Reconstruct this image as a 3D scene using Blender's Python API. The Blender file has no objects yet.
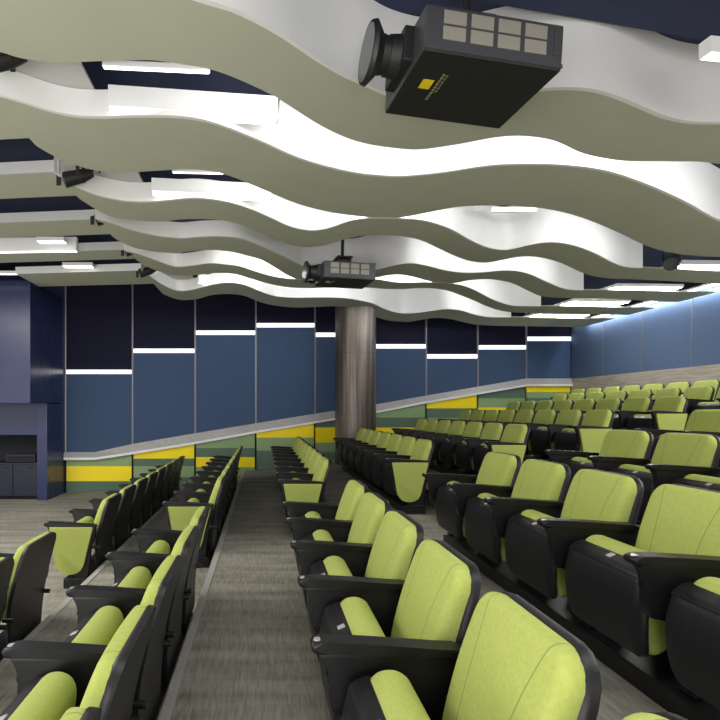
import bpy, bmesh, math, random
from mathutils import Vector
random.seed(7)
F = 510.0; CX = 263.0; CY = 410.0; EYE = 1.518
sc = bpy.context.scene
COL = sc.collection

def at(x, y, Y):
    "point at depth Y seen at pixel (x, y) of the photograph (used once to survey the room)"
    return Vector(((x-CX)*Y/F, Y, EYE+(CY-y)*Y/F))
def onplane(x, y, fh):
    Y = fh/(CY-y)
    return Vector(((x-CX)*Y/F, Y, EYE+fh/F))
def zf(fh): return EYE+fh/F
def wall_y(X): return 10.45+0.3*X
def wall_pt(x, y):
    k = (x-CX)/F; Y = 10.45/(1-0.3*k)
    return at(x, y, Y)

# ------------------------------------------------------------------ materials
def mat(name, col, rough=0.6, metal=0.0, emit=None, estr=0.0, spec=0.5):
    m = bpy.data.materials.new(name); m.use_nodes = True
    b = m.node_tree.nodes['Principled BSDF']
    b.inputs['Base Color'].default_value = (*col, 1)
    b.inputs['Roughness'].default_value = rough
    b.inputs['Metallic'].default_value = metal
    b.inputs['Specular IOR Level'].default_value = spec
    if emit:
        b.inputs['Emission Color'].default_value = (*emit, 1)
        b.inputs['Emission Strength'].default_value = estr
    return m
def noise_mat(name, c1, c2, scale=(30,30,30), rough=0.8, detail=3, bump=0.0, coord='Object', metal=0.0, spec=0.4, lo=.35, hi=.65):
    m = mat(name, c1, rough, metal, spec=spec)
    nt = m.node_tree; b = nt.nodes['Principled BSDF']
    tc = nt.nodes.new('ShaderNodeTexCoord'); mp = nt.nodes.new('ShaderNodeMapping')
    mp.inputs['Scale'].default_value = scale
    no = nt.nodes.new('ShaderNodeTexNoise'); no.inputs['Scale'].default_value = 1.0; no.inputs['Detail'].default_value = detail
    cr = nt.nodes.new('ShaderNodeValToRGB')
    cr.color_ramp.elements[0].color = (*c1, 1); cr.color_ramp.elements[1].color = (*c2, 1)
    cr.color_ramp.elements[0].position = lo; cr.color_ramp.elements[1].position = hi
    nt.links.new(tc.outputs[coord], mp.inputs[0]); nt.links.new(mp.outputs[0], no.inputs[0])
    nt.links.new(no.outputs[0], cr.inputs[0]); nt.links.new(cr.outputs[0], b.inputs['Base Color'])
    if bump:
        bp = nt.nodes.new('ShaderNodeBump'); bp.inputs['Strength'].default_value = bump; bp.inputs['Distance'].default_value = .004
        nt.links.new(no.outputs[0], bp.inputs['Height']); nt.links.new(bp.outputs[0], b.inputs['Normal'])
    return m
M = {}
M['carpet'] = None
M['lime'] = noise_mat('lime_fabric', (.350,.400,.095), (.390,.445,.112), (90,90,90), .85, bump=.15, spec=.25)
M['lime_dark'] = noise_mat('lime_end_fabric', (.32,.365,.085), (.355,.405,.10), (90,90,90), .85, bump=.15, spec=.25)
M['black'] = noise_mat('black_plastic', (.007,.007,.008), (.012,.012,.013), (200,200,200), .42, bump=.1, spec=.35)
M['black_arm'] = noise_mat('black_arm_plastic', (.004,.004,.005), (.007,.007,.008), (200,200,200), .40, bump=.08, spec=.35)
M['steel_black'] = mat('black_steel', (.01,.01,.012), .35, .3)
M['silver'] = mat('brushed_aluminium', (.62,.62,.62), .35, .8)
M['plate'] = mat('pale_number_plate', (.42,.42,.43), .4, .2)
M['nosing'] = mat('pale_grey_nosing', (.34,.33,.30), .6)
M['joint'] = mat('grey_joint_metal', (.26,.26,.28), .45, .3)
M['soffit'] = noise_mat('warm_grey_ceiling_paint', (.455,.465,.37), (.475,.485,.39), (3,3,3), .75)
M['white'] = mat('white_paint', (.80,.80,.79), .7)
M['greyceil'] = mat('pale_grey_and_shaded_white', (.5,.5,.5), .8)  # grey of the ceiling strip, also shade put into white stage baffle faces
M['navyceil'] = mat('navy_ceiling_paint', (.018,.025,.07), .8)
M['lightbox'] = mat('white_fixture_housing', (.85,.85,.85), .5, emit=(1,1,1), estr=.04)
M['diffuser'] = mat('lit_diffuser', (.9,.9,.9), .5, emit=(1,.99,.97), estr=4.0)
M['diffuser_strong'] = mat('bright_lit_diffuser', (.9,.9,.9), .5, emit=(1,.99,.97), estr=32.0)
M['strip'] = mat('cove_strip', (.9,.9,.9), .5, emit=(1,1,1), estr=26.0)
M['led'] = mat('lit_led_line', (.9,.9,.9), .5, emit=(1,1,1), estr=1.3)
M['blue_panel'] = noise_mat('blue_fabric_panel', (.050,.082,.155), (.060,.096,.180), (60,60,60), .9, bump=.1, spec=.2)
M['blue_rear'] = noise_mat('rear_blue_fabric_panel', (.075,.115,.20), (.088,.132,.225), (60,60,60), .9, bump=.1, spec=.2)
M['dark_panel'] = noise_mat('dark_navy_fabric_panel', (.010,.010,.028), (.015,.015,.036), (60,60,60), .9, spec=.2)
M['navy_gloss'] = noise_mat('navy_laminate', (.022,.030,.090), (.026,.035,.102), (5,5,5), .26, spec=.5)
M['navy_dark'] = mat('dark_navy_laminate', (.006,.009,.026), .4)
M['void'] = mat('dark_recess', (.004,.005,.012), .8)
M['yellow'] = mat('yellow_panel', (1.0,.78,.003), .5)
M['green_l'] = mat('sage_green_panel', (.25,.36,.165), .6)
M['green_d'] = mat('dark_green_panel', (.095,.16,.105), .6)
M['rail'] = noise_mat('pale_metal_rail', (.40,.39,.37), (.47,.46,.45), (4,40,40), .5, metal=.2)
M['rail_edge'] = mat('white_rail_edge', (.8,.8,.8), .4)
M['wood'] = noise_mat('grey_brown_veneer', (.30,.26,.21), (.44,.39,.33), (2,3,45), .5)
M['bronze'] = None
M['proj'] = mat('charcoal_projector_case', (.045,.045,.05), .45)
M['proj_dark'] = mat('black_projector_case', (.012,.012,.013), .5)
M['vent'] = mat('pale_vent_mesh', (.24,.225,.19), .6)
M['print'] = mat('dull_yellow_print', (.20,.19,.10), .6)
M['yellow_lbl'] = mat('yellow_sticker', (.75,.55,.02), .5)
M['lens_glass'] = mat('lens_glass', (.07,.07,.075), .15, spec=.6)

def carpet():
    m = mat('striped_grey_carpet', (.1,.1,.1), .95, spec=.1); nt = m.node_tree; b = nt.nodes['Principled BSDF']; N = nt.nodes.new; L = nt.links.new
    geo = N('ShaderNodeNewGeometry'); 
    mp = N('ShaderNodeMapping'); mp.inputs['Scale'].default_value = (90,9,1); L(geo.outputs['Position'], mp.inputs[0])
    n1 = N('ShaderNodeTexNoise'); n1.inputs['Scale'].default_value = 1; n1.inputs['Detail'].default_value = 4; L(mp.outputs[0], n1.inputs[0])
    mp2 = N('ShaderNodeMapping'); mp2.inputs['Scale'].default_value = (1.1,9,1); L(geo.outputs['Position'], mp2.inputs[0])
    n2 = N('ShaderNodeTexNoise'); n2.inputs['Scale'].default_value = 1; n2.inputs['Detail'].default_value = 2; L(mp2.outputs[0], n2.inputs[0])
    br = N('ShaderNodeTexBrick'); br.offset = .5; br.inputs['Scale'].default_value = 1; br.inputs['Brick Width'].default_value = .5; br.inputs['Row Height'].default_value = .5
    br.inputs['Color1'].default_value = (.35,.35,.35,1); br.inputs['Color2'].default_value = (.65,.65,.65,1); br.inputs['Mortar'].default_value = (.5,.5,.5,1); br.inputs['Mortar Size'].default_value = .002
    L(geo.outputs['Position'], br.inputs[0])
    a = N('ShaderNodeMath'); a.operation = 'ADD'; L(n1.outputs[0], a.inputs[0]); L(n2.outputs[0], a.inputs[1])
    a2 = N('ShaderNodeMath'); a2.operation = 'MULTIPLY_ADD'; L(br.outputs[0], a2.inputs[0]); a2.inputs[1].default_value = .35; L(a.outputs[0], a2.inputs[2])
    cr = N('ShaderNodeValToRGB'); cr.color_ramp.elements[0].position = .85; cr.color_ramp.elements[1].position = 1.5
    mr = N('ShaderNodeMath'); mr.operation = 'MULTIPLY'; mr.inputs[1].default_value = .6; L(a2.outputs[0], mr.inputs[0])
    cr.color_ramp.elements[0].position = .52; cr.color_ramp.elements[1].position = .90
    cr.color_ramp.elements[0].color = (.155,.148,.120,1); cr.color_ramp.elements[1].color = (.335,.32,.265,1)
    L(mr.outputs[0], cr.inputs[0]); L(cr.outputs[0], b.inputs['Base Color'])
    bp = N('ShaderNodeBump'); bp.inputs['Strength'].default_value = .3; bp.inputs['Distance'].default_value = .004
    L(n1.outputs[0], bp.inputs['Height']); L(bp.outputs[0], b.inputs['Normal'])
    return m
M['carpet'] = carpet()
M['bronze'] = noise_mat('brushed_bronze_metal', (.085,.070,.060), (.20,.172,.15), (16,16,.5), .38, metal=.6)

def cushion_mat():
    "lime fabric with two stitched vertical seams"
    m = noise_mat('lime_back_fabric', (.350,.400,.095), (.390,.445,.112), (90,90,90), .85, bump=.15, spec=.25)
    nt = m.node_tree; N = nt.nodes.new; L = nt.links.new; b = nt.nodes['Principled BSDF']
    cr = [n for n in nt.nodes if n.type == 'VALTORGB'][0]
    tc = N('ShaderNodeTexCoord'); sp = N('ShaderNodeSeparateXYZ'); L(tc.outputs['Object'], sp.inputs[0])
    def mth(op, a, bb):
        n = N('ShaderNodeMath'); n.operation = op
        for i, v in enumerate((a, bb)):
            if v is None: continue
            if isinstance(v, (int, float)): n.inputs[i].default_value = v
            else: L(v, n.inputs[i])
        return n.outputs[0]
    ay = mth('ABSOLUTE', mth('SUBTRACT', sp.outputs[1], .28), None)
    zz = mth('SUBTRACT', sp.outputs[2], .45)
    tgt = mth('ADD', mth('MULTIPLY', mth('MULTIPLY', zz, zz), .5), .105)
    d = mth('ABSOLUTE', mth('SUBTRACT', ay, tgt), None)
    mask = mth('LESS_THAN', d, .0022)
    mx = N('ShaderNodeMix'); mx.data_type = 'RGBA'
    L(mask, mx.inputs['Factor']); L(cr.outputs[0], mx.inputs['A']); mx.inputs['B'].default_value = (.22,.27,.07,1)
    L(mx.outputs['Result'], b.inputs['Base Color'])
    return m
M['lime_back'] = cushion_mat()

# ------------------------------------------------------------------ mesh helpers
def link(name, bm, m, parent=None, smooth=False, angle=None):
    bmesh.ops.recalc_face_normals(bm, faces=bm.faces[:])
    me = bpy.data.meshes.new(name); bm.to_mesh(me); bm.free()
    for k in (m if isinstance(m, (list, tuple)) else [m]): me.materials.append(k)
    if smooth:
        for p in me.polygons: p.use_smooth = True
        if angle is not None:
            try: me.set_sharp_from_angle(angle=math.radians(angle))
            except Exception: pass
    o = bpy.data.objects.new(name, me); COL.objects.link(o)
    if parent is not None: o.parent = parent
    return o
def tag(o, label, cat, group=None):
    o['label'] = label; o['category'] = cat
    if group: o['group'] = group
    return o
def empty(name, loc, rz=0):
    o = bpy.data.objects.new(name, None); COL.objects.link(o); o.location = loc; o.rotation_euler = (0,0,rz); o.empty_display_size = .1
    return o
def struct(o): o['kind'] = 'structure'; return o
def add_box(bm, lo, hi, bevel=0):
    vs = [bm.verts.new((x,y,z)) for x in (lo[0],hi[0]) for y in (lo[1],hi[1]) for z in (lo[2],hi[2])]
    fs = [(0,1,3,2),(4,6,7,5),(0,4,5,1),(2,3,7,6),(0,2,6,4),(1,5,7,3)]
    nf = [bm.faces.new([vs[i] for i in f]) for f in fs]
    if bevel:
        es = list({e for f in nf for e in f.edges})
        bmesh.ops.bevel(bm, geom=es, offset=bevel, segments=2, affect='EDGES', profile=.6)
    return nf
def box(lo, hi, bevel=0):
    bm = bmesh.new(); add_box(bm, lo, hi, bevel); return bm
def add_prism(bm, prof, y0, y1, bevel=0, seg=2):
    "outline in the x-z plane pushed along y"
    a = [bm.verts.new((x,y0,z)) for x,z in prof]; b = [bm.verts.new((x,y1,z)) for x,z in prof]
    n = len(prof); f1 = bm.faces.new(a); f2 = bm.faces.new(b[::-1])
    for i in range(n): bm.faces.new((a[i], b[i], b[(i+1)%n], a[(i+1)%n]))
    if bevel:
        es = list(f1.edges)+list(f2.edges)
        bmesh.ops.bevel(bm, geom=es, offset=bevel, segments=seg, affect='EDGES', profile=.5)
def prism(prof, y0, y1, bevel=0, seg=2):
    bm = bmesh.new(); add_prism(bm, prof, y0, y1, bevel, seg); return bm
def soft_prism(prof, y0, y1, r, n=4):
    "outline pushed along y with ends rounded off by radius r"
    cxp = sum(p[0] for p in prof)/len(prof); czp = sum(p[1] for p in prof)/len(prof)
    bm = bmesh.new(); rings = []
    for side in (0,1):
        seq = range(n+1) if side == 0 else range(n,-1,-1)
        for i in seq:
            a = math.pi/2*i/n; ins = r*(1-math.sin(a)); dy = r*(1-math.cos(a))
            y = y0+dy if side == 0 else y1-dy
            ring = []
            for x,z in prof:
                d = math.hypot(x-cxp, z-czp); k = max(1-ins/max(d,1e-6), .2)
                ring.append(bm.verts.new((cxp+(x-cxp)*k, y, czp+(z-czp)*k)))
            rings.append(ring)
    m = len(prof)
    # end discs start at the inset ring: ring order runs outward, so flip dy for the first ring
    for a,b in zip(rings, rings[1:]):
        for i in range(m): bm.faces.new((a[i],a[(i+1)%m],b[(i+1)%m],b[i]))
    bm.faces.new(rings[0]); bm.faces.new(rings[-1][::-1])
    return bm
def smooth_curve(pts, n=4, closed=False):
    "Catmull-Rom through the points"
    out = []; N_ = len(pts)
    rng = range(N_) if closed else range(N_-1)
    for i in rng:
        g = lambda k: Vector(pts[k % N_]) if closed else Vector(pts[min(max(k,0),N_-1)])
        p0,p1,p2,p3 = g(i-1),g(i),g(i+1),g(i+2)
        for j in range(n):
            t = j/n
            out.append(tuple(.5*((2*p1)+(p2-p0)*t+(2*p0-5*p1+4*p2-p3)*t*t+(3*p1-p0-3*p2+p3)*t**3)))
    if not closed: out.append(tuple(pts[-1]))
    return out
def add_cyl(bm, p0, p1, r0, r1=None, n=24, cap=True):
    r1 = r0 if r1 is None else r1
    p0 = Vector(p0); p1 = Vector(p1); d = (p1-p0).normalized()
    u = d.orthogonal().normalized(); v = d.cross(u)
    A = [bm.verts.new(p0+(u*math.cos(2*math.pi*i/n)+v*math.sin(2*math.pi*i/n))*r0) for i in range(n)]
    B = [bm.verts.new(p1+(u*math.cos(2*math.pi*i/n)+v*math.sin(2*math.pi*i/n))*r1) for i in range(n)]
    for i in range(n): bm.faces.new((A[i],A[(i+1)%n],B[(i+1)%n],B[i]))
    if cap: bm.faces.new(A[::-1]); bm.faces.new(B)
def add_quad(bm, pts): bm.faces.new([bm.verts.new(p) for p in pts])
def slab(bm, pts, up):
    "closed polygon pushed along vector up"
    up = Vector(up); a = [bm.verts.new(Vector(p)) for p in pts]; b = [bm.verts.new(Vector(p)+up) for p in pts]
    bm.faces.new(a); bm.faces.new(b[::-1]); n = len(pts)
    for i in range(n): bm.faces.new((a[i], a[(i+1)%n], b[(i+1)%n], b[i]))

# ------------------------------------------------------------------ camera
cam = bpy.data.cameras.new('camera'); co = bpy.data.objects.new('camera', cam); COL.objects.link(co)
co.location = (0,0,EYE); co.rotation_euler = (math.pi/2,0,0)
cam.sensor_width = 36; cam.lens = 36*F/720; cam.shift_x = (360-CX)/720; cam.shift_y = (CY-360)/720; cam.clip_start = .02
sc.camera = co

# ------------------------------------------------------------------ rows
XW = 3933/F
rows = [  # letter, arm tip fX, arm fh, far block (start, count, pitch), near block (end, count, pitch)
 ('first',  -949, 494, (4.35,8,.558), (3.38,3,.56)),
 ('second', -441, 408, (4.38,8,.555), (3.36,5,.55)),
 ('third',    70, 343, (4.84,8,.565), (3.65,6,.545)),
 ('fourth',  636, 258, (5.18,7,.560), (3.98,6,.56)),
 ('fifth',  1212, 178, (5.46,7,.565), (4.28,4,.565)),
 ('sixth',  1780,  95, (5.75,8,.560), (4.78,2,.56)),
 ('seventh',2340,  10, (6.06,8,.563), (5.10,1,.56)),
 ('eighth', 2905, -72, (6.39,8,.560), None),
 ('ninth',  3470,-150, (8.10,7,.565), None),
]
ARM = 280
def rowz(r): return zf(-(r[2]+ARM))
edges = [-9*F, -710, -205, 372, 935, 1500, 2062, 2625, 3190, XW*F+60]
bm = bmesh.new()
for i, r in enumerate(rows):
    z = rowz(r); x0, x1 = edges[i]/F, edges[i+1]/F
    add_box(bm, (x0, -3, -0.6), (x1, wall_y(x1)+.3, z))
struct(link('floor', bm, M['carpet']))
for i in range(1, len(rows)):
    z = rowz(rows[i]); x0 = edges[i]/F
    b_ = box((x0-.012, -3, z-.03), (x0+.035, wall_y(x0)-.02, z+.006), .003)
    struct(link('trim_%d' % i, b_, M['nosing'] if i < 3 else M['steel_black']))

# ------------------------------------------------------------------ far wall
WALL_TOP = zf(1270)
def wline(X, off=0): return Vector((X, wall_y(X)-off, 0))
XL = -3.63
bm = bmesh.new()
a, b = wline(XL+.0, -.02), wline(XW+.3, -.02)
slab(bm, [(a.x,a.y,-.6),(b.x,b.y,-.6),(b.x,b.y,WALL_TOP),(a.x,a.y,WALL_TOP)], (0,.12,0))
far_wall = struct(link('wall_far', bm, M['void']))
def wall_panel(name, pix, m, off0, off1, parent=far_wall):
    "flat panel on the far wall: pixel outline -> wall plane, off0..off1 in front of it"
    bm = bmesh.new(); pts = [wall_pt(*p) for p in pix]
    n = Vector((.2873,-.9578,0))
    slab(bm, [p+n*off1 for p in pts], -n*(off1-off0))
    return link(name, bm, m, parent)
J = [65.5,132.5,195,255.5,314.5,371,425.5,477,525.5,570.5]
LED = [372,351,333,325.5,335,346.5,356.5,347.5,339]
def rail_top(x):
    pts = [(40,452),(95,452),(131.7,444),(193,433.5),(300,416),(377.5,404),(420,396.5),(525,378.5),(575,378.5)]
    return interp(pts, x)
def rail_bot(x):
    pts = [(40,459.5),(95,459.5),(131.7,454),(193,444),(260,432),(300,425.5),(377.5,412.5),(420,404),(525,386.2),(575,386.2)]
    return interp(pts, x)
def interp(pts, x):
    if x <= pts[0][0]: return pts[0][1]
    for (x0,y0),(x1,y1) in zip(pts, pts[1:]):
        if x <= x1: return y0+(y1-y0)*(x-x0)/(x1-x0)
    return pts[-1][1]
courses = [  # per bay: (material, lower y at the bay) listed from the rail down
 [('green_l',466),('yellow',481),('green_d',510)],
 [('yellow',458.5),('green_d',466),('green_l',477),('green_d',505)],
 [('green_l',448),('green_d',457),('yellow',467),('green_l',495)],
 [('yellow',437.5),('green_l',450.5),('green_d',485)],
 [('green_d',427.5),('yellow',442.5),('green_l',452),('green_d',480)],
 [('green_l',417.5),('green_d',427.5),('yellow',437),('green_l',450),('green_d',470)],
 [('yellow',408.3),('green_d',418),('green_l',428),('green_d',462)],
 [('green_d',398.3),('green_l',407.5),('yellow',417),('green_d',455)],
 [('yellow',392),('green_l',398),('green_d',408),('green_l',440)],
]
for i in range(9):
    x0, x1 = J[i]+1, J[i+1]-1
    xs = [x0+(x1-x0)*k/4 for k in range(5)]
    yb = lambda x: rail_top(x)+1
    wall_panel('fabric_panel', [(x0,LED[i]+2),(x1,LED[i]+2)]+[(x,yb(x)) for x in xs[::-1]], M['blue_panel'], -.02, .03)
    wall_panel('upper_panel', [(x0,240),(x1,240),(x1,LED[i]-2),(x0,LED[i]-2)], M['dark_panel'], -.02, .02)
    if i: wall_panel('joint_strip', [(J[i]-.7,240),(J[i]+.7,240),(J[i]+.7,rail_top(J[i])),(J[i]-.7,rail_top(J[i]))], M['joint'], -.02, .035)
    top = [(x,rail_bot(x)-1.5) for x in xs]
    for m_, low in courses[i]:
        bot = [(x, low) for x in xs]
        bot = [(x, max(lowy, ty)) for (x,lowy),(_,ty) in zip(bot, top)]
        pl = [p for p in top]
        # drop degenerate corner points where the rail cuts the course
        keep = [k for k in range(5) if bot[k][1]-top[k][1] > .05]
        if len(keep) >= 2:
            k0, k1 = max(keep[0]-1,0), min(keep[-1]+1,4)
            poly = [top[k] for k in range(k0,k1+1)]+[bot[k] for k in range(k1,k0-1,-1) if bot[k][1]-top[k][1] > .05]
            wall_panel('color_block', poly, M[m_], -.02, .02)
        top = bot
    l = wall_panel('linear_wall_light', [(x0,LED[i]-2),(x1,LED[i]-2),(x1,LED[i]+2),(x0,LED[i]+2)], M['led'], .0, .045, None)
    words = ['beside the navy cabinet wall','second from the navy cabinet wall','third from the navy cabinet wall','highest of all, left of the bronze pillar',
             'partly hidden just left of the bronze pillar','just right of the bronze pillar','second right of the bronze pillar','third right of the bronze pillar','nearest the rear wall corner'][i]
    tag(l, 'thin glowing wall light strip between blue panels, '+words, 'wall light', 'light strips on the side wall')
wall_panel('joint_strip', [(65,240),(66.4,240),(66.4,452),(65,452)], M['joint'], -.02, .035)
xs = [64,95,131.7,193,260,300,340,377.5,420,470,525,570.5]
n_ = Vector((.2873,-.9578,0))
bm = bmesh.new()
tp = [wall_pt(x, rail_top(x)) for x in xs]; bt = [wall_pt(x, rail_bot(x)) for x in xs]
A_=[bm.verts.new(p+n_*.03) for p in tp]; B_=[bm.verts.new(p+n_*.10-Vector((0,0,-.0))) for p in bt]
mid=[bm.verts.new(p+n_*.10+Vector((0,0,.045))) for p in bt]; D_=[bm.verts.new(p+n_*.0) for p in bt]
for i in range(len(xs)-1):
    bm.faces.new((A_[i],A_[i+1],mid[i+1],mid[i])).material_index = 0
    bm.faces.new((mid[i],mid[i+1],B_[i+1],B_[i])).material_index = 1
    bm.faces.new((B_[i],B_[i+1],D_[i+1],D_[i])).material_index = 0
struct(link('trim_20', bm, [M['rail'], M['rail_edge']]))

# ------------------------------------------------------------------ rear wall (on the right)
zb = EYE+.775
bm = box((XW+.02, -3, -.6), (XW+.2, wall_y(XW)+.3, WALL_TOP))
rear = struct(link('wall_right', bm, M['void']))
y1 = wall_y(XW)-.03
k = 0
while y1 > -2.5:
    y0 = max(y1-1.19, -3)
    link('fabric_panel', box((XW-.02, y0+.006, zb), (XW+.03, y1-.006, zf(1085)), .004), M['blue_rear'], rear)
    link('joint_strip', box((XW-.022, y0-.005, zb), (XW+.03, y0+.005, zf(1085))), M['joint'], rear)
    y1 -= 1.2; k += 1
link('wood_panel', box((XW-.03, -3, rowz(rows[8])-.1), (XW+.03, wall_y(XW)-.05, zb)), M['wood'], rear)

# ------------------------------------------------------------------ navy block at the left
YB = 8.57; YU = 7.95
XE = -9.0
bm = bmesh.new()
zu = at(30, 403, YU).z
add_box(bm, (XE, YU, zu), (XL, 9.34, zf(1030)))           # overhanging upper volume
add_box(bm, (XE, YB+.55, -.02), (XL-.002, 9.34, zu+.01)); add_box(bm, (XE,9.345,-.02),(XL,10.4,zf(1270)))
wl = struct(link('wall_left', bm, M['navy_gloss']))
xp = (37-CX)*YB/F
link('post', box((xp, YB, -.02), (XL, YB+.56, zu+.02), .004), M['navy_gloss'], wl)
zs = at(30,435,YB).z; zc = at(30,463,YB).z
link('upper_panel', box((XE, YB+.06, zs), (xp+.001, YB+.56, zu+.01)), M['navy_gloss'], wl)
link('niche', box((XE, YB+.50, zc), (xp, YB+.56, zs)), M['void'], wl)
zt = .0
cab = empty('built_in_cabinet', (xp-.6, YB, 0)); tag(cab, 'low navy built-in cabinet with two flush doors under the dark niche, beside stage', 'cabinet')
cab['group'] = 'stage wall joinery'
def lc(o): o.location = -Vector(cab.location); return o
lc(link('carcass', box((XE, YB+.04, .06), (xp-.002, YB+.50, zc-.03), .003), M['navy_dark'], cab))
lc(link('worktop', box((XE, YB+.01, zc-.03), (xp-.002, YB+.50, zc), .003), M['navy_dark'], cab))
lc(link('plinth', box((XE, YB+.10, -.01), (xp-.002, YB+.48, .06)), M['void'], cab))
hx = [(6,467.5),(29.5,467.5)]
for k,(x0,x1) in enumerate(((xp-.62-1.0, xp-.42), (xp-.41, xp-.01))):
    d = lc(link('door', box((x0, YB+.015, .07), (x1, YB+.04, zc-.035), .003), M['navy_dark'], cab))
    c = at(hx[k][0], hx[k][1], YB+.015)
    h = link('handle', box((c.x-.045, YB+.008, c.z-.012), (c.x+.045, YB+.03, c.z+.012), .003), M['void'], d)
eq = empty('desk_monitor', (xp-.28, YB+.25, zc)); tag(eq, 'dark low equipment box lying in the niche above the navy cabinet', 'equipment box')
link('case', box((-.32,-.10,0),(.18,.10,.13), .01), M['proj_dark'], eq)
link('front_panel', box((-.30,-.106,.02),(.16,-.098,.11), .003), M['void'], eq)

# ------------------------------------------------------------------ pillar
cy = 10.0; cxx = (355.5-CX)*cy/F; rad = 20.5*cy/F*.985
bm = bmesh.new()
add_cyl(bm, (cxx,cy,.2), (cxx,cy,zf(1090)), rad, n=64)
col = struct(link('pillar', bm, M['bronze'], smooth=True, angle=40))
bm = bmesh.new()
for px in (414, 352):
    z = at(355, px, cy-rad).z
    add_cyl(bm, (cxx,cy,z-.004), (cxx,cy,z+.004), rad+.002, n=64, cap=False)
link('joint_ring', bm, M['proj'], col, True)

# ------------------------------------------------------------------ chairs
def lerp_prof(prof, t):
    n = len(prof)-1; s = t*n; i = min(int(s), n-1); f = s-i
    return (prof[i][0]+(prof[i+1][0]-prof[i][0])*f, prof[i][1]+(prof[i+1][1]-prof[i][1])*f)
def pad(prof, halfw, r, thick, cyy, nu=14, nv=16, back=None, rb=None, crown=0.0):
    """upholstered slab: front profile (x,z) bottom->top, width 2*halfw(t), corner radii r (top) rb (bottom),
    puffed towards the front, 'thick' measured along the profile normal (towards -x)"""
    bm = bmesh.new()
    P = smooth_curve(prof, 6)
    L = [0.0]
    for a,b in zip(P,P[1:]): L.append(L[-1]+math.dist(a,b))
    H = L[-1]; rb = r if rb is None else rb
    ts = [.5-.5*math.cos(math.pi*j/nv) for j in range(nv+1)]
    us = [math.sin(math.pi/2*(-1+2*i/nu)) for i in range(nu+1)]
    def pos(t):
        s = t*H
        for i in range(len(P)-1):
            if s <= L[i+1]+1e-9:
                f = (s-L[i])/max(L[i+1]-L[i],1e-9)
                tx, tz = P[i+1][0]-P[i][0], P[i+1][1]-P[i][1]
                return P[i][0]+tx*f, P[i][1]+tz*f, math.atan2(tz,tx)
    fr, bk = [], []
    for t in ts:
        x,z,an = pos(t); w = halfw(t); d = t*H
        e = H-d
        wc = w
        if e < r: wc = w-r+math.sqrt(max(r*r-(r-e)**2,0))
        if d < rb: wc = min(wc, w-rb+math.sqrt(max(rb*rb-(rb-d)**2,0)))
        nx, nz = -math.sin(an), math.cos(an)
        rowf, rowb = [], []
        for u in us:
            edge = min(w*(1)-abs(u)*wc + 0, e, d) if False else min((1-abs(u))*wc, e, d)
            k = min(edge/(.03), 1); k = math.sqrt(max(1-(1-k)**2, 0))
            th = thick(t)*(.25+.75*k)+crown*(1-u*u)
            lift = crown*0
            ytop = z
            rowf.append(bm.verts.new((x+nx*th, cyy+u*wc, ytop+nz*th))); rowb.append(bm.verts.new((x, cyy+u*wc, ytop)))
        fr.append(rowf); bk.append(rowb)
    for j in range(nv):
        for i in range(nu):
            bm.faces.new((fr[j][i],fr[j][i+1],fr[j+1][i+1],fr[j+1][i])); bm.faces.new((bk[j][i],bk[j+1][i],bk[j+1][i+1],bk[j][i+1]))
    for j in range(nv):
        for i in (0,nu):
            bm.faces.new((fr[j][i],fr[j+1][i],bk[j+1][i],bk[j][i]))
    for i in range(nu):
        for j in (0,nv):
            bm.faces.new((fr[j][i],fr[j][i+1],bk[j][i+1],bk[j][i]))
    bmesh.ops.remove_doubles(bm, verts=bm.verts[:], dist=1e-5)
    return bm
W = .56
def arm_parts(root, y, name_side=None):
    prof = smooth_curve([(.0,.547),(.012,.560),(.06,.563),(.20,.556),(.36,.545),(.43,.540),(.43,.515),(.30,.520),(.15,.528),(.05,.530),(.012,.530)], 3, True)
    cap = link('armrest', prism(prof, y-.031, y+.031, .006), M['black_arm'], root, True, 50)
    bm = bmesh.new(); add_cyl(bm, (.022,y,.550), (.022,y,.5625), .017, .013, 14); 
    link('tip_disc', bm, M['silver'], cap, True, 40)
    prof = smooth_curve([(.022,.532),(.040,.50),(.052,.455),(.050,.41),(.060,.365),(.085,.345),(.20,.338),(.32,.34),(.40,.36),(.435,.45),(.43,.53)], 3)
    link('arm_panel', prism(prof, y-.020, y+.020, .006), M['black_arm'], root, True, 50)
def leg_part(root, y):
    bm = bmesh.new()
    add_prism(bm, [(.26,.085),(.37,.085),(.40,.36),(.25,.35)], y-.016, y+.016, .003)
    add_box(bm, (.20,y-.035,.0815), (.39,y+.035,.0935), .003)
    link('leg', bm, M['steel_black'], root)
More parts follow.
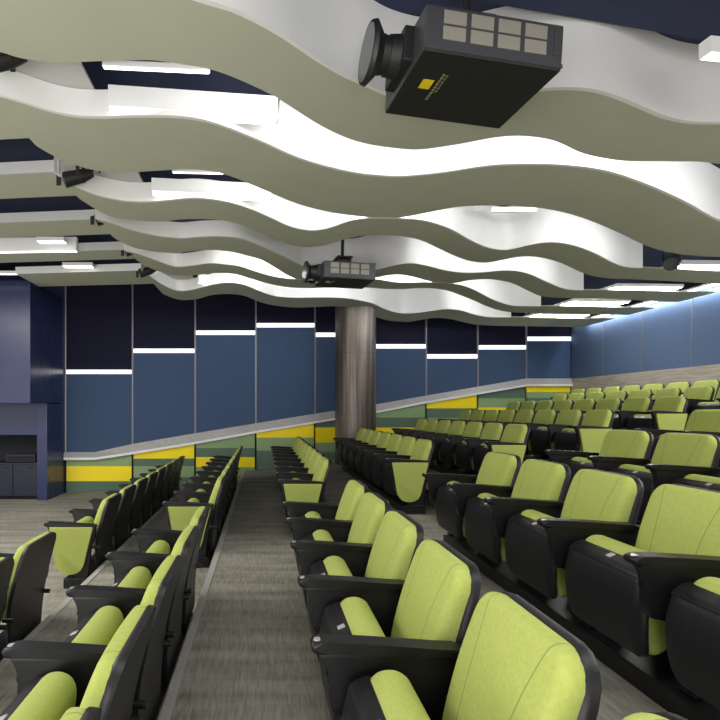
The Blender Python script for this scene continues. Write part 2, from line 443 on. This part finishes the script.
def make_chair(root, left_end=False):
    c = .28
    # back shell: moulded, goes down nearly to the floor
    shell_prof = [(.428,.10),(.428,.24),(.442,.40),(.484,.58),(.530,.738)]
    sh = link('back_shell', pad(shell_prof, lambda t: .190+.042*min(t/.45,1)-.004*max(t-.6,0), .090, lambda t: .034, c, rb=.04), M['black'], root, True, 60)
    for s in (-1,1):
        bm = bmesh.new(); add_cyl(bm, (.40,c+s*.235,.335), (.465,c+s*.235,.335), .014, n=10)
        link('hinge', bm, M['steel_black'], sh, True, 40)
    cush_prof = [(.400,.30),(.412,.40),(.452,.56),(.512,.732)]
    link('back_cushion', pad(cush_prof, lambda t: .212+.010*t, .080, lambda t: .062-.014*t, c, rb=.05, nu=26, nv=28, crown=.006), M['lime_back'], root, True, 70)
    # tipped-up seat
    prof = [(.125,.165),(.108,.25),(.106,.36),(.128,.462)]
    ss = link('seat_shell', pad(prof, lambda t: .208+.027*math.sin(math.pi*min(t*.7+.06,1)), .03, lambda t: .030, c, rb=.045), M['black'], root, True, 60)
    lip = smooth_curve([(.096,.445),(.104,.466),(.128,.478),(.160,.488),(.165,.46),(.13,.44)], 3, True)
    link('shell_lip', prism(lip, c-.222, c+.222, .006), M['black'], ss, True, 50)
    bm = bmesh.new(); add_prism(bm, [(.118,.474),(.142,.484),(.141,.488),(.117,.478)], c-.013, c+.013, .001)
    link('number_plate', bm, M['plate'], ss)
    prof = smooth_curve([(.122,.21),(.112,.34),(.140,.455),(.158,.492),(.185,.511),(.225,.512),(.258,.490),(.270,.44),(.250,.33),(.205,.22),(.150,.178)], 4, True)
    link('seat_cushion', soft_prism(prof, c-.218, c+.218, .028), M['lime'], root, True, 60)
    arm_parts(root, W); leg_part(root, W)
    if left_end:
        arm_parts(root, 0); leg_part(root, 0)
        prof = smooth_curve([(.055,.525),(.068,.45),(.085,.35),(.100,.25),(.125,.175),(.175,.135),(.24,.128),(.30,.145),(.34,.20),(.365,.30),(.395,.42),(.42,.525)], 4)
        link('end_panel', prism(prof, -.046, -.022, .006), M['lime_dark'], root, True, 50)
proto = {}
def copy_tree(o, parent=None):
    c = o.copy(); COL.objects.link(c)
    if parent is not None: c.parent = parent
    for ch in list(o.children): copy_tree(ch, c)
    return c
ordn = ['','first','second','third','fourth','fifth','sixth','seventh','eighth','ninth']
def place(kind, loc, label, sy):
    if kind not in proto:
        root = empty('auditorium_chair', (0,0,0)); make_chair(root, kind == 'end'); proto[kind] = root
    else: root = copy_tree(proto[kind])
    root.location = loc; root.scale = (1, sy/W, 1)
    return tag(root, label, 'chair', 'lime tip-up chairs in tiered rows')
for r in rows:
    nm, fx, fh, far, near = r; z = rowz(r); x = fx/F
    s0, n, p = far
    for k in range(n):
        first = (k == 0 and nm != 'ninth')
        if first: lb = 'lime tip-up chair with lime end panel on aisle, far block of %s row from stage' % nm
        elif nm == 'ninth': lb = 'small lime tip-up chair, %s from the far wall, in topmost row by rear wall' % ordn[n-k]
        else: lb = 'lime tip-up chair, %s from aisle, in far block of %s row from stage' % (ordn[k+1], nm)
        place('end' if first else 'mid', (x, s0+k*p, z), lb, p)
    bmr = box((x+.165, s0-.02, z), (x+.40, s0+n*p+.02, z+.08), .006)
    o = link('mounting_beam', bmr, M['steel_black']); tag(o, 'black floor beam carrying the %s row chairs of the far block' % nm, 'beam', 'floor beams under chairs')
    if near:
        e0, n, p = near
        for k in range(n):
            lb = 'lime tip-up chair, %s from aisle, in near block of %s row from stage' % (ordn[k+1], nm)
            place('mid', (x, e0-(k+1)*p, z), lb, p)
        o = link('mounting_beam', box((x+.165, e0-n*p-.02, z), (x+.40, e0+.02, z+.08), .006), M['steel_black'])
        tag(o, 'black floor beam carrying the %s row chairs of the near block' % nm, 'beam', 'floor beams under chairs')

# ------------------------------------------------------------------ ceiling
FH = 1000
ZS = zf(FH)
waves = {
1: ([(-140,-52),(-60,-40),(40,-32),(120,-24),(175,-10),(207,0),(233,8),(260,21),(287,37),(313,55),(340,71.5),(367,84),(394,95),(430,101),(470,98),(510,91),(546,88),(567,87),(592,88.7),(616,95),(641,105.5),(665,115.6),(690,121),(720,122),(780,122),(900,150)],
    [(-140,-52),(-110,5),(-70,32),(-30,46),(0,52),(20,58),(40,61),(60,62.5),(80,62),(102,61),(140,60),(160,61),(187,65),(213,70),(240,80),(273,95.5),(293,108),(320,125),(347,138),(373,145),(400,148.5),(420,149.5),(460,144),(495,137.5),(525,136),(555,141),(585,154),(625,161),(670,161.5),(720,164),(800,184),(980,205)]),
2: ([(-12,93),(0,94.5),(25,102),(50,110),(75,115),(100,116.2),(125,115.3),(160,115),(187,116.7),(213,121.7),(240,131.5),(267,143),(293,155),(320,164),(347,170.7),(373,174.5),(400,175.8),(425,174),(450,171),(490,165),(530,163.5),(570,165),(610,171),(650,185),(685,201),(720,220),(760,232),(850,236)],
    [(-12,93),(0,107),(12,125),(25,138),(50,154),(75,165),(100,171),(125,172.5),(160,170.5),(185,169.3),(210,171),(230,176),(250,184),(270,192.5),(290,201),(310,207.5),(335,213),(370,217.5),(400,217.5),(425,213),(450,208),(470,206),(495,205.5),(513,205.7),(547,209),(580,217),(613,230),(647,246),(673,253),(693,255.5),(720,257),(860,262)]),
3: ([(54,172),(66,180),(80,188),(100,195.5),(125,200.5),(150,201.2),(175,199),(192,197.7),(212,199),(232,202.5),(252,209),(270,217),(287,225),(302,229),(315,230),(330,227.5),(350,220.5),(370,217.8),(395,217.8),(420,219.5),(440,224.5),(455,231),(470,239.5),(485,246.5),(500,249.5),(513,248.7),(533,244),(553,242),(573,245),(593,252),(613,262.3),(627,267),(647,268),(720,271),(760,273)],
    [(54,172),(65,185),(75,195.5),(87.5,204),(105,214),(130,220),(160,221.5),(180,219.5),(200,219),(220,220),(240,224.5),(260,232.5),(277,240.5),(295,245.5),(310,247),(325,245),(340,240.5),(360,236),(380,235),(400,236),(420,240),(440,249),(455,256),(470,261),(485,262.7),(500,260.3),(520,256.7),(540,257.3),(560,262.7),(580,271.7),(593,276),(613,278.7),(640,279.5),(720,284),(745,285)]),
4: ([(95,218),(110,222),(130,229),(155,235),(180,237.8),(200,236.5),(220,236),(240,238),(260,245),(280,254),(300,264),(320,272),(340,275),(358,274),(375,270),(395,265),(410,263),(425,265),(445,270),(465,272.5),(485,272),(507,270),(527,273),(547,281.7),(563,288),(580,290),(640,290.5),(687,292)],
    [(95,218),(110,235),(130,246),(150,251),(175,253),(190,251.2),(210,250),(225,250.5),(245,255),(262,260),(275,267.5),(291,277),(310,283),(335,285),(355,282),(376,277.5),(395,274.5),(410,276),(426,280.5),(440,283),(456,283),(470,280),(485,279),(497,280),(513,283.5),(530,291.7),(543,296.5),(567,298),(613,299),(667,302)]),
5: ([(124,250),(140,254),(160,261.5),(175,266.3),(190,265.5),(210,263),(225,264),(240,266),(255,271),(270,275.5),(285,278),(310,280),(345,279),(375,279),(390,281.5),(405,282.5),(425,282),(445,282.7),(460,284.5),(475,290),(490,298),(500,302),(513,305.5),(533,306),(580,306.3),(650,308)],
    [(124,250),(140,262.5),(155,270),(170,274),(180,275.5),(197,275),(215,273),(235,274),(252,279),(270,284),(290,287.5),(310,288),(340,287.5),(370,287.7),(385,289),(405,289),(425,288),(445,290),(460,295),(475,301),(490,307.5),(507,311.7),(533,313),(580,314),(630,315)]),
6: ([(141,270),(150,276),(162,284),(175,290),(187,290.5),(200,287.5),(215,284),(230,282.5),(245,285),(260,291),(275,296),(295,297.5),(320,297.3),(345,298),(370,302.5),(385,309),(400,313),(415,313),(430,311),(445,309),(460,310),(475,314.5),(490,317),(513,317.2),(590,318.5)],
    [(141,270),(150,284),(160,292),(170,297),(182,300),(197,299),(212,295),(230,294),(245,296),(260,302),(275,305.5),(295,307.5),(315,307),(340,306.5),(360,311),(377,317.5),(390,321),(405,322.5),(420,320),(435,318),(450,319),(465,322.5),(480,325),(513,326),(585,327)]),
}
near_curves = {}
def curve3(pts, fh=FH):
    P = [onplane(x,y,fh) for x,y in pts]
    P = [Vector((p.x, p.y, p.z)) for p in P]
    return [Vector(p) for p in smooth_curve([tuple(p) for p in P], 4)]
def clampx(P, xmax):
    out = []
    for p in P:
        if p.x <= xmax: out.append(p)
        else:
            q = out[-1]; t = (xmax-q.x)/max(p.x-q.x,1e-6); out.append(q.lerp(p,t)); return out
    last = out[-1].copy(); last.x = xmax; out.append(last)
    return out
XR = XW-.16
names_w = ['','nearest, over the front projector','second from the camera, widest','third from the camera','fourth from the camera, behind the small projector','fifth from the camera','farthest, meeting the pillar and panelled wall']
for k,(N_,F_) in waves.items():
    root = empty('ceiling_wave', (0, 0, 0))
    tag(root, 'wavy ceiling baffle, grey below with white face, '+names_w[k], 'ceiling baffle', 'wavy ceiling baffles')
    n3 = clampx(curve3(N_), XR); f3 = clampx(curve3(F_), XR)
    f3 = [Vector((p.x, min(p.y, wall_y(p.x)-.03), p.z)) for p in f3]
    bm = bmesh.new()
    def mono(P):
        X = []; Y = []
        for p in P:
            X.append(max(p.x, X[-1]+1e-4) if X else p.x); Y.append(p.y)
        return X, Y
    def sample(XY, x):
        X, Y = XY
        if x <= X[0]: return Y[0]
        for i in range(len(X)-1):
            if x <= X[i+1]: return Y[i]+(Y[i+1]-Y[i])*(x-X[i])/(X[i+1]-X[i])
        return Y[-1]
    mn, mf = mono(n3), mono(f3)
    x0_ = min(mn[0][0], mf[0][0]); ns = 240
    gx = [x0_+(XR-x0_)*(i/ns)**1.15 for i in range(ns+1)]
    yn = [sample(mn, x) for x in gx]; yf = [max(sample(mf, x), sample(mn, x)+.002) for x in gx]
    z0, z1 = ZS, ZS+.016
    g = [[bm.verts.new((x,y,z)) for x,y in zip(gx,ys)] for ys,z in ((yn,z0),(yf,z0),(yf,z1),(yn,z1))]
    for i in range(ns):
        for q in range(4):
            bm.faces.new((g[q][i], g[q][i+1], g[(q+1)%4][i+1], g[(q+1)%4][i]))
    bm.faces.new([g[q][0] for q in range(4)]); bm.faces.new([g[q][ns] for q in range(4)])
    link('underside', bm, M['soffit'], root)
    xo = {1:-9,2:.13,3:.10,4:-.1,5:-.1,6:-.4}[k]
    top_at = lambda x, xo=xo: zf(1268) if x > xo else zf(1090)
    wall = [Vector((x,y,ZS)) for x,y in zip(gx,yn) if x < 5.25]
    bm = bmesh.new()
    lo_ = [bm.verts.new((p.x,p.y-.002,p.z-.001)) for p in wall]; hi_ = [bm.verts.new((p.x,p.y-.002,top_at(p.x))) for p in wall]
    lo2 = [bm.verts.new((p.x,p.y+.03,p.z-.001)) for p in wall]; hi2 = [bm.verts.new((p.x,p.y+.03,top_at(p.x))) for p in wall]
    for i in range(len(wall)-1):
        bm.faces.new((lo_[i],lo_[i+1],hi_[i+1],hi_[i])); bm.faces.new((lo2[i],hi2[i],hi2[i+1],lo2[i+1])); bm.faces.new((lo_[i],lo2[i],lo2[i+1],lo_[i+1])); bm.faces.new((hi_[i],hi_[i+1],hi2[i+1],hi2[i]))
    bm.faces.new((lo_[0],hi_[0],hi2[0],lo2[0])); bm.faces.new((lo_[-1],lo2[-1],hi2[-1],hi_[-1]))
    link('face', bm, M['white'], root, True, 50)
    rng = {1:(-.25,5.1),2:(-.3,5.1),3:(2.1,5.1),4:(-.5,5.1),5:(-1.2,5.1)}.get(k)
    if rng:   # hidden light strip lying on top of the baffle along its far edge
        P = [(x, y-.05) for x, y in zip(gx, yf) if rng[0] <= x <= rng[1]]
        for nm_, y_off, m_ in (('light_strip', 0, M['strip']), ('strip_housing', -.012, M['white'])):
            bm = bmesh.new()
            q_ = [[bm.verts.new((x, y+y_off+dy, ZS+z)) for x,y in P] for dy,z in ((0,.02),(0,.07),(-.01,.07),(-.01,.02))]
            for i in range(len(P)-1):
                for j in range(4): bm.faces.new((q_[j][i],q_[j][i+1],q_[(j+1)%4][i+1],q_[(j+1)%4][i]))
            link(nm_, bm, m_, root)

# straight baffles over the stage (left)
def lx(y0, x0, y1, x1): return lambda x: y0+(y1-y0)*(x-x0)/(x1-x0)
FL = 1014
Ls = [ (lx(106,-80,103,0), lx(143,0,139.5,25), -20, 'nearest of the set'), (lx(175,0,172,54), lx(201,0,196,75), 90,'second of the set'), (lx(222.5,0,219,94), lx(240,0,234.5,107),125,'third of the set'),
       (lx(254,0,249.5,124), lx(264,0,259,130),145,'fourth of the set'), (lx(276,0,270.5,140), lx(289.5,0,284,150),165,'last before the navy block')]
for i,(ln,lf,xr,wd) in enumerate(Ls):
    root = empty('stage_baffle', (0,0,0)); tag(root, 'straight grey ceiling baffle over the stage floor, '+wd, 'ceiling baffle', 'straight stage baffles')
    a0, a1 = onplane(0, ln(0), FL), onplane(max(xr,40), ln(max(xr,40)), FL)
    b0, b1 = onplane(0, lf(0), FL), onplane(max(xr,40), lf(max(xr,40)), FL)
    def ext(p,q,X): return Vector((X, q.y-.10*(X-q.x), p.z))
    xe = -1.70 if i else -1.58; xl = -8.5 if i < 4 else XL+.02
    A0, A1, B0, B1 = ext(a0,a1,xl), ext(a0,a1,xe), ext(b0,b1,xl), ext(b0,b1,xe)
    bm = bmesh.new(); slab(bm, [A0,A1,B1,B0], (0,0,.016)); link('underside', bm, M['soffit'], root)
    bm = bmesh.new(); slab(bm, [A0-Vector((0,.002,.001)),A1-Vector((0,.002,.001)),A1+Vector((0,.028,0)),A0+Vector((0,.028,0))], (0,0,.10)); link('face', bm, M['white'] if i == 4 else M['greyceil'], root)  # white faces: grey colour stands in for shade on all but the last
# navy bulkhead above the projector
bm = bmesh.new(); zz_ = zf(1200); slab(bm, [(.9,-3,zz_),(7.5,-3,zz_),(7.5,4.15,zz_),(2.79,3.24,zz_),(.9,2.87,zz_)], (0,0,.13)); struct(link('trim_31', bm, M['navyceil']))
# true ceiling
bm = bmesh.new(); add_box(bm, (-9.2,-3,zf(1270)),(XW+.2,13.2,zf(1270)+.1)); struct(link('ceiling', bm, M['navyceil']))
bm = bmesh.new(); add_box(bm, (-1.75,1.0,zf(1092)),(-1.13,9.6,zf(1092)+.02)); struct(link('trim_30', bm, M['greyceil']))

# light boxes ------------------------------------------------------
def lightbox(pl, pr, ptop, label, fh=1016, depth=.11, grp='white linear ceiling lights', lit=True, strong=False):
    "pl, pr: bottom front corners in the photo; ptop: y of the top at the left end"
    a = onplane(pl[0],pl[1],fh); b = onplane(pr[0],pr[1],fh)
    h = (pl[1]-ptop)*a.y/F
    root = empty('linear_ceiling_light', a); tag(root, label, 'ceiling light', grp)
    d = (b-a); n = Vector((-d.y, d.x, 0)).normalized()*depth
    bm = bmesh.new(); slab(bm, [Vector((0,0,.004)), Vector((d.x,d.y,.004)), Vector((d.x,d.y,.004))+n, n+Vector((0,0,.004))], (0,0,h)); link('housing', bm, M['lightbox'], root)
    e = d.normalized()*.008; nn = n*.07
    bm = bmesh.new(); slab(bm, [e+nn, d-e+nn, d-e+n-nn, e+n-nn], (0,0,.004)); link('diffuser', bm, M['diffuser_strong'] if strong else M['diffuser'] if lit else M['white'], root)
lightbox((108,106),(278,117),85,'long white box light under the navy opening, between first and second waves')
lightbox((102,66),(210,71),60,'slim bright light tucked behind the nearest wave, above the long box light', depth=.03)
lightbox((151.5,191),(272,197),178,'white box light in front of the third wave, below the long box light')
lightbox((172,172.2),(224,173.5),169,'thin bright light peeking below the second wave', depth=.02)
lightbox((210,262),(263,266),253,'short box light before the fifth wave')
lightbox((199,282),(262,287),274,'short box light before the sixth wave, above the panelled wall')
lightbox((492,211.5),(537,211.5),207.5,'bright box light peeking below the second wave, right of pillar', fh=1090, depth=.05, lit=False)
lightbox((711,52),(790,60),36,'white box light at the upper right below the navy ceiling', depth=.07)
lightbox((-90,253.0),(76,250.8),239.5,'long bright box light over the stage, beside the straight baffles',fh=1003,depth=.06)
lightbox((36,241),(64,241),237,'small light behind the third straight stage baffle',fh=1030)
lightbox((62,266),(92,266),262.5,'small light behind the fourth straight stage baffle',fh=1030)
lightbox((-90,274),(31,274),271,'slim light line along the top of the navy block',fh=1022, depth=.05)
lightbox((683,264.5),(800,266),260,'flat bright light right of the spotlights, near rear wall',fh=1020,depth=.4,strong=True)
lightbox((617,286.5),(684,287.2),283.5,'flat bright light between straight baffles, second from the front',fh=1020,depth=.5,strong=True)
lightbox((573,301.2),(631,301.8),298.5,'flat bright light between straight baffles, third from the front',fh=1020,depth=.6,strong=True)
lightbox((537,314.3),(591,314.8),311.8,'flat bright light between straight baffles, nearest the far wall',fh=1020,depth=.6,strong=True)
# rear wall wash
root = empty('cove_light', (XW-.08, 5, zf(1075))); tag(root, 'continuous glowing cove light along the top of the blue rear wall', 'cove light')
link('diffuser', box((-.05,-7,0),(.05,wall_y(XW)-5.2,.02)), M['diffuser'], root)
link('housing', box((-.07,-7,.02),(.07,wall_y(XW)-5.2,.05)), M['lightbox'], root)

# spotlights -------------------------------------------------------
def spot(pix, Y, label, s=1.0, yaw=0.0):
    c = at(pix[0], pix[1], Y)
    root = empty('stage_spotlight', c, yaw); root.scale = (s,s,s); tag(root, label, 'spotlight', 'black stage spotlights')
    bm = bmesh.new(); add_cyl(bm,(.02,0,.01),(-.12,-.05,-.05),.055,.065,18); add_cyl(bm,(.02,0,.01),(.10,.03,.045),.055,.03,18)
    can = link('lamp_can', bm, M['proj_dark'], root, True, 40)
    bm = bmesh.new(); add_cyl(bm,(-.118,-.049,-.049),(-.125,-.051,-.052),.055,n=18); link('lens', bm, M['lens_glass'], can, True, 40)
    for k in (-1,1):
        bm = bmesh.new(); add_box(bm,(-.16,k*.06-.05,-.12 if k<0 else -.02),(-.12,k*.06-.045,-.03 if k<0 else .05)); link('barn_door', bm, M['proj_dark'], can)
    bm = bmesh.new(); add_box(bm,(-.01,-.075,-.02),(.02,-.068,.12)); add_box(bm,(-.01,.068,-.02),(.02,.075,.12)); add_box(bm,(-.01,-.075,.11),(.02,.075,.12)); link('yoke', bm, M['proj_dark'], root)
    bm = bmesh.new(); add_cyl(bm,(0,0,.115),(0,0,.22),.012,n=10); add_box(bm,(-.03,-.03,.15),(.03,.03,.19),.005); link('clamp', bm, M['proj_dark'], root)
    bm = bmesh.new()
    for k in range(6): add_cyl(bm,(.06+.03*k,.02,.12+.01*math.sin(k)),(.075+.03*k,.02,.04+.02*((k*7)%3)),.008,n=8)
    add_cyl(bm,(-.02,.02,.13),(.24,.02,.13),.012,n=10); link('cable', bm, M['proj_dark'], root, True)
spot((6,60), 2.98, 'black stage spotlight at far upper left, behind the nearest wave')
spot((80,177), 4.4, 'black stage spotlight tucked behind second wave, beside straight baffle')
spot((109,217), 5.4, 'black stage spotlight tucked behind third wave tip')
spot((136,249), 6.45, 'black stage spotlight tucked behind fourth wave tip')
spot((149,271), 7.3, 'black stage spotlight tucked behind fifth wave tip, farthest back')
spot((671,262), 6.75, 'black ceiling spotlight at right, beside the flat bright light', 1.3, .5)

# ------------------------------------------------------------------ projectors
def projector(loc, yaw, label, s=1.0, roll=0.0):
    root = empty('ceiling_projector', loc, yaw); root.rotation_euler = (0, roll, yaw); root.scale = (s,s,s); tag(root, label, 'projector', 'ceiling projectors')
    # origin: centre of the underside; x along the long side, lens towards -x
    Lx, Ly, H = .35, .26, .215
    body = link('body', box((-Lx,-Ly,0),(Lx,Ly,H), .012), M['proj'], root)
    link('bottom_plate', box((-Lx+.004,-Ly+.004,-.006),(Lx-.004,Ly-.004,.004), .003), M['proj_dark'], root)
    bm = bmesh.new()
    for i in range(4):
        for j in range(2):
            x0 = -.262+i*.137; z0 = .055+j*.075
            add_box(bm,(x0,-Ly-.004,z0),(x0+.112,-Ly+.003,z0+.063))
    link('vent_grille', bm, M['vent'], body)
    bm = bmesh.new(); add_box(bm,(-Lx,-Ly-.003,.004),(Lx,-Ly+.003,.022)); add_box(bm,(.30,-Ly-.003,.06),(.335,-Ly+.003,.19)); link('edge_band', bm, M['proj'], body)
    bm = bmesh.new(); add_box(bm,(-Lx-.05,-.13,.03),(-Lx+.01,.13,H-.01), .01); link('lens_mount', bm, M['proj_dark'], root)
    bm = bmesh.new(); z=.115
    add_cyl(bm,(-Lx-.04,-.02,z),(-Lx-.10,-.02,z),.10,.092,32); add_cyl(bm,(-Lx-.10,-.02,z),(-Lx-.15,-.02,z),.086,.086,32); add_cyl(bm,(-Lx-.125,-.02,z),(-Lx-.14,-.02,z),.090,.090,32)
    ln = link('lens', bm, M['proj_dark'], root, True, 40)
    bm = bmesh.new(); add_cyl(bm,(-Lx-.14,-.02,z),(-Lx-.185,-.02,z),.092,.145,36,cap=False); add_cyl(bm,(-Lx-.185,-.02,z),(-Lx-.205,-.02,z),.145,.138,36,cap=False)
    add_cyl(bm,(-Lx-.205,-.02,z),(-Lx-.165,-.02,z),.132,.085,36,cap=True); link('hood', bm, M['proj_dark'], ln, True, 40)
    bm = bmesh.new(); add_cyl(bm,(-Lx-.15,-.02,z),(-Lx-.207,-.02,z),.10,.126,36); link('glass', bm, M['lens_glass'], ln, True, 40)
    # label under the body
    bm = bmesh.new(); add_box(bm,(-.262,-.065,-.008),(-.205,.005,-.005)); link('sticker', bm, M['yellow_lbl'], root)
    bm = bmesh.new()
    for k in range(9): add_box(bm,(-.185,-.12+k*.024,-.008),(-.172,-.104+k*.024,-.005))
    for k in range(6): add_box(bm,(-.163,-.115+k*.024,-.008),(-.155,-.10+k*.024,-.005))
    link('lettering', bm, M['print'], root)
    # hanging mount
    bm = bmesh.new(); add_box(bm,(-.22,-.16,H),(.12,.16,H+.03), .005); add_box(bm,(-.12,-.12,H+.03),(.06,.12,H+.07), .005)
    for k in (-1,1):
        for q in (-.11,.06): add_cyl(bm,(q,k*.10,H+.03),(q,k*.10,H+.12),.008,n=8)
    add_box(bm,(-.13,-.12,H+.10),(.08,.12,H+.12), .004)
    bk = link('mount_bracket', bm, M['proj_dark'], root)
    bm = bmesh.new(); add_cyl(bm,(-.03,0,H+.10),(-.03,0,(zf(1180)-loc[2])/s),.022,n=16); link('pole', bm, M['proj_dark'], root, True, 40)
projector((1.067,2.681,EYE+1.668), math.radians(7), 'large black projector hanging closest to the camera, at top of the view', 1.0, math.radians(3.5))
projector((1.027,6.46,EYE+1.61), math.radians(8), 'smaller looking black projector hanging in front of the pillar', .93, math.radians(1))

# ------------------------------------------------------------------ lights
def area(name, loc, size, power, rot, color=(1,1,1), spread=None):
    l = bpy.data.lights.new(name, 'AREA'); l.shape = 'RECTANGLE'; l.size, l.size_y = size; l.energy = power; l.color = color
    if spread: l.spread = math.radians(spread)
    o = bpy.data.objects.new(name, l); COL.objects.link(o); o.location = loc; o.rotation_euler = rot
    return o
UP = math.pi/2
area('wash_light', (XW-.09, 5.5, zf(1062)), (.05, 13), 120, (0,math.radians(-20),0), (.92,.96,1))
# added fill without fixtures: above the camera, the right-hand seats and the stage
area('fill_light', (0.5, .6, zf(1000)), (5, 1.2), 85, (0,0,0), (1,.98,.94))
area('fill_light', (5.6, 2.2, zf(1000)), (2.2, 3), 300, (0,0,0), (1,.98,.94))
area('fill_light', (-4.5, 3.5, zf(1000)), (3, 4), 320, (0,0,0), (1,.97,.93))
area('up_fill', (-2.5, -1.5, .6), (6, 1.5), 260, (math.radians(150),0,0), (1,.98,.94))  # added fill from below to lift the ceiling undersides, no fixture there
w = bpy.data.worlds.new('world'); sc.world = w; w.use_nodes = True
w.node_tree.nodes['Background'].inputs[0].default_value = (1,.98,.95,1); w.node_tree.nodes['Background'].inputs[1].default_value = 1.5

sc.view_settings.view_transform = 'Standard'; sc.view_settings.look = 'None'; sc.view_settings.exposure = 0; sc.view_settings.gamma = 1
sc.cycles.max_bounces = 8; sc.cycles.diffuse_bounces = 5
